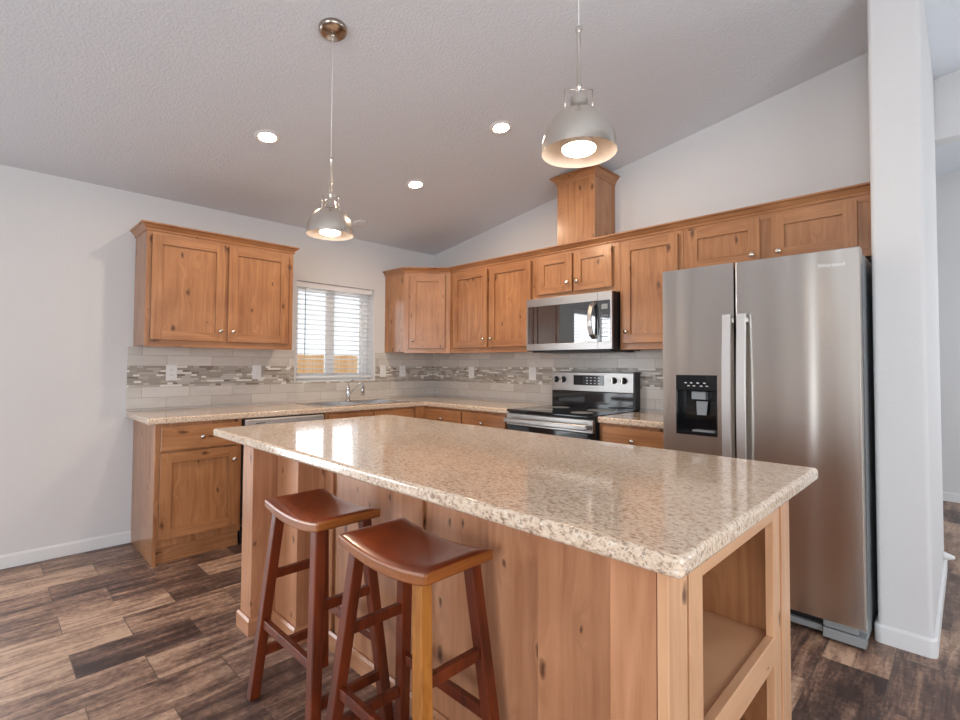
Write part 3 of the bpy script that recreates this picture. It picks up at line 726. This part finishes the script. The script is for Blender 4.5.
for i in range(4):
    for j in range(3):
        MB().box((2.015+i*.036, -0.0952, 1.108+j*.022), (2.033+i*.036, -0.0946, 1.114+j*.022), 'white').build('button_mark', bg_, bevel=0)

# ------------------------------------------------------------------ microwave
mw = thing('microwave', ((R0+R1)/2, -0.21, 1.372), 'stainless over-the-range microwave with black glass door', 'microwave')
MZ0, MZ1, MY = 1.366, 1.779, -0.428
MB().box((R0, MY+.022, MZ0), (R1, -0.001-.008, MZ1), 'blackmat').build('case', mw, bevel=0.003)
XD = 2.325
md = MB(); yf = MY; yb = MY+.0215
md.box((R0, yf, MZ1-.062), (XD-.002, yb, MZ1), 'steel2'); md.box((R0, yf, MZ0+.004), (XD-.002, yb, MZ0+.056), 'steel2')
md.box((R0, yf, MZ0+.056), (R0+.014, yb, MZ1-.062), 'steel2'); md.box((R0+.014, yf+.002, MZ0+.056), (XD-.002, yb, MZ1-.062), 'mwglass')
md_ = md.build('door', mw, bevel=0.0015)
MB().box((1.725, yf+.0012, 1.448), (2.255, yf+.0019, 1.675), 'mwglass').build('door_window', md_, bevel=0)
cp = MB(); cp.box((XD, yf, MZ1-.062), (R1, yb, MZ1), 'steel2'); cp.box((XD, yf, MZ0+.004), (R1, yb, MZ0+.056), 'steel2')
cp.box((R1-.014, yf, MZ0+.056), (R1, yb, MZ1-.062), 'steel2'); cp.box((XD, yf+.002, MZ0+.056), (R1-.014, yb, MZ1-.062), 'mwglass')
cp_ = cp.build('control_panel', mw, bevel=0.0015)
MB().box((XD+.03, yf+.0012, 1.655), (XD+.078, yf+.0019, 1.690), 'greyplast').build('display', cp_, bevel=0)
for i in range(3):
    for j in range(6):
        MB().box((XD+.030+i*.019, yf+.0013, 1.455+j*.030), (XD+.041+i*.019, yf+.0019, 1.463+j*.030), 'greyplast').build('button_mark', cp_, bevel=0)
hp = [(2.298, yf-.004, 1.448), (2.292, yf-.035, 1.475), (2.288, yf-.050, 1.530), (2.287, yf-.054, 1.575), (2.288, yf-.050, 1.620), (2.292, yf-.035, 1.675), (2.298, yf-.004, 1.702)]
hb = MB()
for i in range(len(hp)-1): hb.bar(hp[i], hp[i+1], 0.034, 0.010, 'steel2', ref=(0, -1, 0.001))
hb.build('handle', md_, bevel=0.002)
text_mesh('logo', 'Whirlpool', 0.022, 'greyplast', Matrix.Translation((1.99, yf-.0008, MZ1-.030)) @ Matrix.Rotation(math.pi/2, 4, 'X'), md_)
MB().box((R0+.04, -0.40, MZ0-.012), (R1-.03, -0.05, MZ0-.0005), 'blackmat').build('vent_grille', mw, bevel=0.002)

# ------------------------------------------------------------------ refrigerator
X0, X1, FY, FH = 2.962, 3.868, -0.780, 1.791
fr = thing('refrigerator', ((X0+X1)/2, -0.40, 0), 'tall stainless side-by-side refrigerator with ice and water dispenser', 'refrigerator')
MB().box((X0+.006, -0.700, 0.03), (X1-.004, -0.030, FH-.016), 'greyplast').build('case', fr, bevel=0.004)
MB().box((X0+.012, -0.7095, 0.10), (X1-.010, -0.7005, FH-.02), 'dark').build('gasket', fr, bevel=0)
XS = 3.345
# left door with an opening for the dispenser
DX0, DX1, DZ0, DZ1 = 3.036, 3.256, 0.877, 1.203
ld = MB(); y0, y1 = FY, -0.710
ld.box((X0, y0, 0.095), (DX0, y1, FH), 'steel'); ld.box((DX1, y0, 0.095), (XS-.004, y1, FH), 'steel')
ld.box((DX0, y0, 0.095), (DX1, y1, DZ0), 'steel'); ld.box((DX0, y0, DZ1), (DX1, y1, FH), 'steel')
ldo = ld.build('freezer_door', fr, bevel=0)
rdo = MB().box((XS+.004, y0, 0.095), (X1, y1, FH), 'steel').build('fresh_food_door', fr, bevel=0.006, seg=3)
dp = MB(); yy = FY-.003
dp.box((DX0+.0005, yy, DZ1-.085), (DX1-.0005, -0.712, DZ1-.0005), 'black')
dp.box((DX0+.0005, -0.720, DZ0+.0005), (DX1-.0005, -0.712, DZ1-.086), 'black')
dp.box((DX0+.0005, yy, DZ0+.0005), (DX0+.008, -0.720, DZ1-.086), 'black'); dp.box((DX1-.008, yy, DZ0+.0005), (DX1-.0005, -0.720, DZ1-.086), 'black')
dp.box((DX0+.008, yy, DZ0+.0005), (DX1-.008, -0.720, DZ0+.018), 'black')
dpo = dp.build('dispenser', ldo, bevel=0.003)
MB().box((3.115, -0.765, 1.070), (3.190, -0.722, 1.112), 'greyplast').build('ice_chute', ldo, bevel=0.003)
MB().hexa([(3.138, -0.750, 0.985), (3.188, -0.750, 0.985), (3.188, -0.742, 0.985), (3.138, -0.742, 0.985), (3.132, -0.742, 1.060), (3.194, -0.742, 1.060), (3.194, -0.734, 1.060), (3.132, -0.734, 1.060)], 'greyplast').build('paddle', ldo, bevel=0.002)
MB().box((3.120, -0.770, 0.896), (3.236, -0.722, 0.904), 'greyplast').build('drip_tray', ldo, bevel=0.001)
for i, (qx, qz) in enumerate(((3.085, 1.158), (3.115, 1.158), (3.150, 1.158), (3.185, 1.158), (3.100, 1.142), (3.130, 1.142), (3.168, 1.142), (3.198, 1.142))):
    MB().box((qx, yy-.0006, qz), (qx+.013, yy-.0001, qz+.004), 'white').build('button_mark', ldo, bevel=0)
def fhandle(x0, x1, door_):   # long bowed bar handle
    h = MB(); Z1_, Z0_ = 1.518, 0.50; pts = []
    n = 14
    for i in range(n+1):
        t_ = i/n; zz = Z1_+(Z0_-Z1_)*t_; off = 0.048+0.020*math.sin(math.pi*t_)
        pts.append((zz, FY-off))
    k = len(h.v)
    for i in range(n):
        za, ya = pts[i]; zb, yb_ = pts[i+1]
        h.hexa([(x0, yb_, zb), (x1, yb_, zb), (x1, yb_+.016, zb), (x0, yb_+.016, zb), (x0, ya, za), (x1, ya, za), (x1, ya+.016, za), (x0, ya+.016, za)], 'steel3')
    for zz in (Z1_-.040, Z0_+.014): h.box((x0+.004, FY-.046, zz), (x1-.004, FY-.0005, zz+.022), 'steel2')
    h.build('handle', door_, bevel=0)
fhandle(3.300, 3.340, ldo); fhandle(3.369, 3.409, rdo)
text_mesh('logo', 'Whirlpool', 0.0250, 'white', Matrix.Translation((3.762, FY-.001, 1.720)) @ Matrix.Rotation(math.pi/2, 4, 'X'), rdo)
MB().box((X0+.01, -0.715, 0.018), (3.70, -0.701, 0.085), 'blackmat').box((X0+.01, -0.740, 0.022), (3.70, -0.716, 0.050), 'greyplast').build('toe_grille', fr, bevel=0.002)
MB().box((3.705, -0.765, 0.012), (X1-.004, -0.701, 0.055), 'greyplast').box((3.705, -0.755, 0.058), (X1-.03, -0.701, 0.090), 'greyplast').build('hinge_cover', fr, bevel=0.003)
for qx in (X0+.06, X1-.05):
    for qy in (-0.66, -0.10): MB().lathe([(0.018, 0), (0.018, 0.030)], (qx, qy, 0.0), 'blackmat', seg=16).build('foot', fr, bevel=0)

# ------------------------------------------------------------------ island
IX0, IX1 = 1.700, 3.800
isl = thing('kitchen_island', (2.75, -2.15, 0), 'knotty wood kitchen island with an open shelf end and panelled side', 'island')
def ip(name, boxes, bevel=0.0015, label=None):
    m = MB()
    for a, c, mt in boxes: m.box(a, c, mt)
    o = m.build(name, isl, bevel=bevel)
    if label: o['label'] = label
    return o
ZC = 0.872
ip('body_cabinet', [((1.722, -2.388, 0.0), (3.180, -1.775, ZC), 'wood_v')])
for (a, c) in ((2.044, 2.092), (2.100, 2.172), (2.208, 2.806), (2.832, 3.404)):
    ip('seating_panel', [((a, -2.400, 0.0), (c, -2.3885, ZC), 'isl_v')])
ip('groove_board', [((3.181, -2.3884, 0.0), (3.675, -2.452, ZC), 'isl_v')])
for (a, c, st) in ((1.700, 1.822, 0), (3.678, 3.776, 1)):
    ip('corner_post', [((a, -2.615, 0.0), (c, -2.502, ZC), 'isl_v')])
ip('corner_trim', [((3.778, -2.617, 0.0), (3.800, -2.530, ZC), 'lit_v')])
ip('inner_board', [((1.722, -2.501, 0.0), (2.043, -2.389, ZC), 'isl_v')])
ip('inner_board', [((3.405, -2.501, 0.0), (3.676, -2.453, ZC), 'isl_v')])
for (pa, pb) in (([(1.700-.0005, -2.400), (1.700-.0005, -2.6155), (1.8225, -2.6155), (1.8225, -2.5025), (2.0435, -2.5025), (2.0435, -2.4015), (3.404, -2.4015), (3.404, -2.5025), (3.6775, -2.5025), (3.6775, -2.6155), (3.776, -2.6155)], 0),):
    o = MB().sweep(pa, [(0, 0), (0.014, 0), (0.014, 0.066), (0.006, 0.076), (0, 0.076)], 'isl_h').build('base_trim', isl, bevel=0.001)
# open end: posts, face frame, cavity
E0, E1 = 3.778, 3.800
ip('face_frame', [((E0, -2.518, 0.0), (E1, -2.450, ZC), 'lit_v'), ((E0, -1.925, 0.0), (E1, -1.862, ZC), 'lit_v'),
                  ((E0, -2.450, 0.810), (E1, -1.925, ZC), 'lit_h'), ((E0, -2.450, 0.404), (E1, -1.925, 0.483), 'lit_h'), ((E0, -2.450, 0.0), (E1, -1.925, 0.10), 'lit_h')])
ip('rear_post', [((3.740, -1.838, 0.0), (3.800, -1.750, ZC), 'lit_v')])
ip('rear_post', [((1.700, -1.838, 0.0), (1.721, -1.750, ZC), 'isl_v')])
ip('groove_strip', [((3.765, -2.5295, 0.0), (3.776, -2.519, ZC), 'isl_v'), ((3.765, -1.861, 0.0), (3.776, -1.839, ZC), 'isl_v')])
ip('cavity_wall', [((3.181, -2.451, 0.10), (3.7775, -2.440, ZC), 'wood_v')])
ip('cavity_wall', [((3.181, -1.882, 0.10), (3.7775, -1.862, ZC), 'wood_v')])
ip('cavity_back', [((3.181, -2.4395, 0.10), (3.190, -1.8825, ZC), 'wood_v')])
ip('shelf', [((3.1905, -2.4395, 0.455), (3.7775, -1.8825, 0.474), 'lit_h')])
ip('cavity_bottom', [((3.1905, -2.4395, 0.08), (3.7775, -1.8825, 0.0995), 'lit_h')])
ip('rear_panel', [((3.181, -1.861, 0.0), (3.739, -1.800, ZC), 'isl_v')])
FI = frame((0, -1.775), (1, 0, 0), (0, 1, 0))
for (a, c) in ((1.76, 2.20), (2.22, 2.66), (2.70, 3.16)):
    door(FI, a, c, 0.13, 0.66, 0.001, isl, (c-0.035, 0.60)); drawer(FI, a, c, 0.68, 0.83, 0.001, isl)
o = slab([1.388, 3.843], [-2.658, -1.5516], None, ZC+.0005, 0.914, 'island_worktop', lambda x, y: True, bevel=0.0125)
tag(o, 'large rectangular speckled laminate worktop on the kitchen island', 'worktop')

# ------------------------------------------------------------------ stools
def stool(cx, cy, label, gold=False):
    r = thing('bar_stool', (cx, cy, 0), label, 'stool', 'saddle bar stools at the island')
    hx, hy, zt, zl = 0.206, 0.122, 0.750, 0.716
    # saddle seat
    nx, ny = 22, 8; b = MB(); top = []; bot = []
    def hgt(x): return 0.726+0.021*(abs(x)/hx)**2.0
    for i in range(nx+1):
        x = -hx+2*hx*i/nx; rt_, rb_ = [], []
        for j in range(ny+1):
            y = -hy+2*hy*j/ny
            edge = min((hx-abs(x))/0.012, (hy-abs(y))/0.012, 1.0); drop = 0.006*(1-edge)**2
            rt_.append(len(b.v)); b.v.append(Vector((cx+x, cy+y, hgt(x)-drop)))
        top.append(rt_)
    for i in range(nx+1):
        x = -hx+2*hx*i/nx; rb_ = []
        for j in range(ny+1):
            y = -hy+2*hy*j/ny
            rb_.append(len(b.v)); b.v.append(Vector((cx+x, cy+y, hgt(x)-0.036-0.004*(1-(abs(x)/hx)**2))))
        bot.append(rb_)
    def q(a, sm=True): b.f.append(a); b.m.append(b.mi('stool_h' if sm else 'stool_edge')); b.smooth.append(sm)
    for i in range(nx):
        for j in range(ny):
            q([top[i][j], top[i+1][j], top[i+1][j+1], top[i][j+1]]); q([bot[i][j], bot[i][j+1], bot[i+1][j+1], bot[i+1][j]])
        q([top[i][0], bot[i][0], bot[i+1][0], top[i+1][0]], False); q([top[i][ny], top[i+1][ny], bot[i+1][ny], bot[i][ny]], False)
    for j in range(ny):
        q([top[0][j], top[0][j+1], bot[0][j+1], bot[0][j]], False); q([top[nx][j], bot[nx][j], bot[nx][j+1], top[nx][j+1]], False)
    b.build('seat', r, bevel=0.006, seg=3)
    tx, ty, fx, fy, zt_ = 0.152, 0.088, 0.232, 0.140, 0.700
    def P(sx, sy, z, ):
        k = 1-z/zt_; return Vector((cx+sx*(tx+(fx-tx)*k), cy+sy*(ty+(fy-ty)*k), z))
    for sx in (-1, 1):
        for sy in (-1, 1):
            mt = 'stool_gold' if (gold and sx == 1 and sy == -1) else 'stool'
            m = MB(); w = 0.0185; a = P(sx, sy, 0.0); c_ = P(sx, sy, 0.705)
            pts = [a+Vector((dx*w, dy*w, 0)) for dx, dy in ((-1,-1),(1,-1),(1,1),(-1,1))]+[c_+Vector((dx*w, dy*w, 0)) for dx, dy in ((-1,-1),(1,-1),(1,1),(-1,1))]
            o = m.hexa(pts, mt).build('leg', r, bevel=0.003)
            if mt == 'stool_gold': o['label'] = 'golden brown front leg'
    for sx in (-1, 1):
        for z in (0.170, 0.460):
            a, c_ = P(sx, -1, z), P(sx, 1, z); a.y += 0.019; c_.y -= 0.019
            MB().bar(a, c_, 0.020, 0.032, 'stool', ref=(0, 0, 1)).build('rung', r, bevel=0.002)
    for sy in (-1, 1):
        a, c_ = P(-1, sy, 0.285), P(1, sy, 0.285); a.x += 0.019; c_.x -= 0.019
        MB().bar(a, c_, 0.020, 0.032, 'stool', ref=(0, 0, 1)).build('rung', r, bevel=0.002)
    return r
stool(3.052, -2.632, 'reddish brown saddle-seat bar stool nearer the camera, with one golden front leg', True)
stool(2.505, -2.632, 'dark brown saddle-seat bar stool by the left end of the island', False)

# ------------------------------------------------------------------ pendant lights
def pendant(px, py, label):
    zr = 1.838; zc = cz(px); r = thing('pendant_light', (px, py, zr), label, 'lamp', 'pendant lights over the island')
    tilt = Vector((-SL, 0, 1)).normalized()
    MB().lathe([(0.0001, -0.024), (0.050, -0.023), (0.060, -0.017), (0.064, -0.006), (0.064, 0.0), (0.0001, 0.0)], (px, py, zc), 'canopy', tilt, 40, closed=False).build('canopy', r, bevel=0)
    MB().lathe([(0.0001, -0.020), (0.008, -0.016), (0.009, 0.0), (0.0001, 0.0)], (px, py, zc-0.022), 'nickel', (0, 0, 1), 16, closed=False).build('canopy_nut', r, bevel=0)
    MB().tube([(px, py, 2.185), (px, py, zc-0.022)], 0.0018, 'cord', 8).build('cord', r, bevel=0)
    st = MB().lathe([(0.0001, 2.197), (0.007, 2.195), (0.009, 2.188), (0.007, 2.180), (0.0055, 2.176), (0.0055, 2.035), (0.008, 2.032), (0.009, 2.026), (0.008, 2.020), (0.0055, 2.016), (0.0055, 1.992), (0.012, 1.990)], (px, py, 0), 'nickel', seg=20, closed=False)
    st.build('stem', r, bevel=0)
    cap = MB().lathe([(0.0001, 2.002), (0.014, 2.000), (0.023, 1.995), (0.025, 1.990), (0.025, 1.964), (0.029, 1.962), (0.029, 1.956)], (px, py, 0), 'nickel', seg=28, closed=False).build('socket_cap', r, bevel=0)
    yk = MB(); a = math.radians(-45); d = Vector((math.cos(yaw), math.sin(yaw), 0))
    pts = []
    c0 = Vector((px, py, 0)); w = 0.038
    yk.tube([c0+d*(-w)+Vector((0, 0, 1.955)), c0+d*(-w)+Vector((0, 0, 2.018)), ], 0.0018, 'nickel', 8)
    yk.tube([c0+d*w+Vector((0, 0, 1.955)), c0+d*w+Vector((0, 0, 2.018))], 0.0018, 'nickel', 8)
    yk.tube([c0+d*(-w)+Vector((0, 0, 2.018)), c0+d*w+Vector((0, 0, 2.018))], 0.0018, 'nickel', 8)
    for sg in (-1, 1): yk.tube([c0+d*sg*0.022+Vector((0, 0, 1.957)), c0+d*sg*(w+.006)+Vector((0, 0, 1.957))], 0.0038, 'nickel', 10)
    yk.build('yoke', r, bevel=0)
    R = 0.1025; prof = []
    for k in range(15):
        a = math.radians(90*k/14); prof.append((0.024+(R-0.024)*math.sin(a)**1.08, zr+0.004+0.116*math.cos(a)**1.02))
    prof.append((R, zr)); 
    inner = [(rr-0.0015 if rr > 0.025 else rr, zz-0.0015) for rr, zz in prof[::-1][1:]]
    sh = MB(); sh.lathe(prof, (px, py, 0), 'nickel', seg=56, closed=False); sh.lathe([(R, zr)]+inner, (px, py, 0), 'shadein', seg=56, closed=False)
    sho = sh.build('lamp_shade', r, bevel=0)
    for p in sho.data.polygons: p.use_smooth = True
    MB().lathe([(0.0001, 0.090), (0.018, 0.088), (0.022, 0.060), (0.044, 0.022), (0.0465, 0.014)], (px, py, zr), 'white', seg=32, closed=False).build('bulb_body', r, bevel=0)
    MB().lathe([(0.0465, 0.014), (0.045, 0.008), (0.034, 0.002), (0.018, -0.001), (0.0001, -0.002)], (px, py, zr), 'bulb', seg=32, closed=False).build('bulb', r, bevel=0)
pendant(2.148, -2.418, 'brushed nickel dome pendant over the left end of the island, hung from a round canopy')
pendant(3.445, -2.372, 'brushed nickel dome pendant nearest the camera, over the right end of the island')

# ------------------------------------------------------------------ recessed lights
tilt = Vector((-SL, 0, 1)).normalized()
def downlight(x, y, label):
    z = cz(x); r = thing('recessed_light', (x, y, z), label, 'ceiling light', 'recessed ceiling lights')
    MB().lathe([(0.045, -0.001), (0.052, -0.006), (0.074, -0.004), (0.077, 0.0)], (x, y, z), 'trim', tilt, 40, closed=False).build('trim_ring', r, bevel=0)
    MB().lathe([(0.0001, -0.0035), (0.030, -0.0035), (0.0475, -0.003)], (x, y, z), 'lens', tilt, 36, closed=False).build('lens', r, bevel=0)
downlight(1.165, -2.315, 'lit round recessed ceiling light left of the far pendant')
downlight(2.083, -1.195, 'lit round recessed ceiling light between the pendants, closest to the near pendant')
downlight(1.181, -1.183, 'lit round recessed ceiling light lowest down the slope, in front of the corner')
r = thing('ceiling_speaker', (0.346, -1.155, cz(0.346)), 'flat round white grille on the ceiling above the sink window', 'vent')
MB().lathe([(0.0001, -0.010), (0.056, -0.010), (0.064, -0.007), (0.066, 0.0)], (0.346, -1.155, cz(0.346)), 'trim', tilt, 36, closed=False).build('grille', r, bevel=0)

# door stop on the partition baseboard
b = MB().lathe([(0.0001, 0.052), (0.010, 0.050), (0.013, 0.040), (0.017, 0.030), (0.024, 0.010), (0.026, 0.0), (0.0001, 0)], (PX1+.0005, 0.56, 0.125), 'white', (1, 0, 0), 20, closed=False)
tag(b.build('door_stop', bevel=0), 'small white cone door stop low on the partition wall edge', 'door stop')
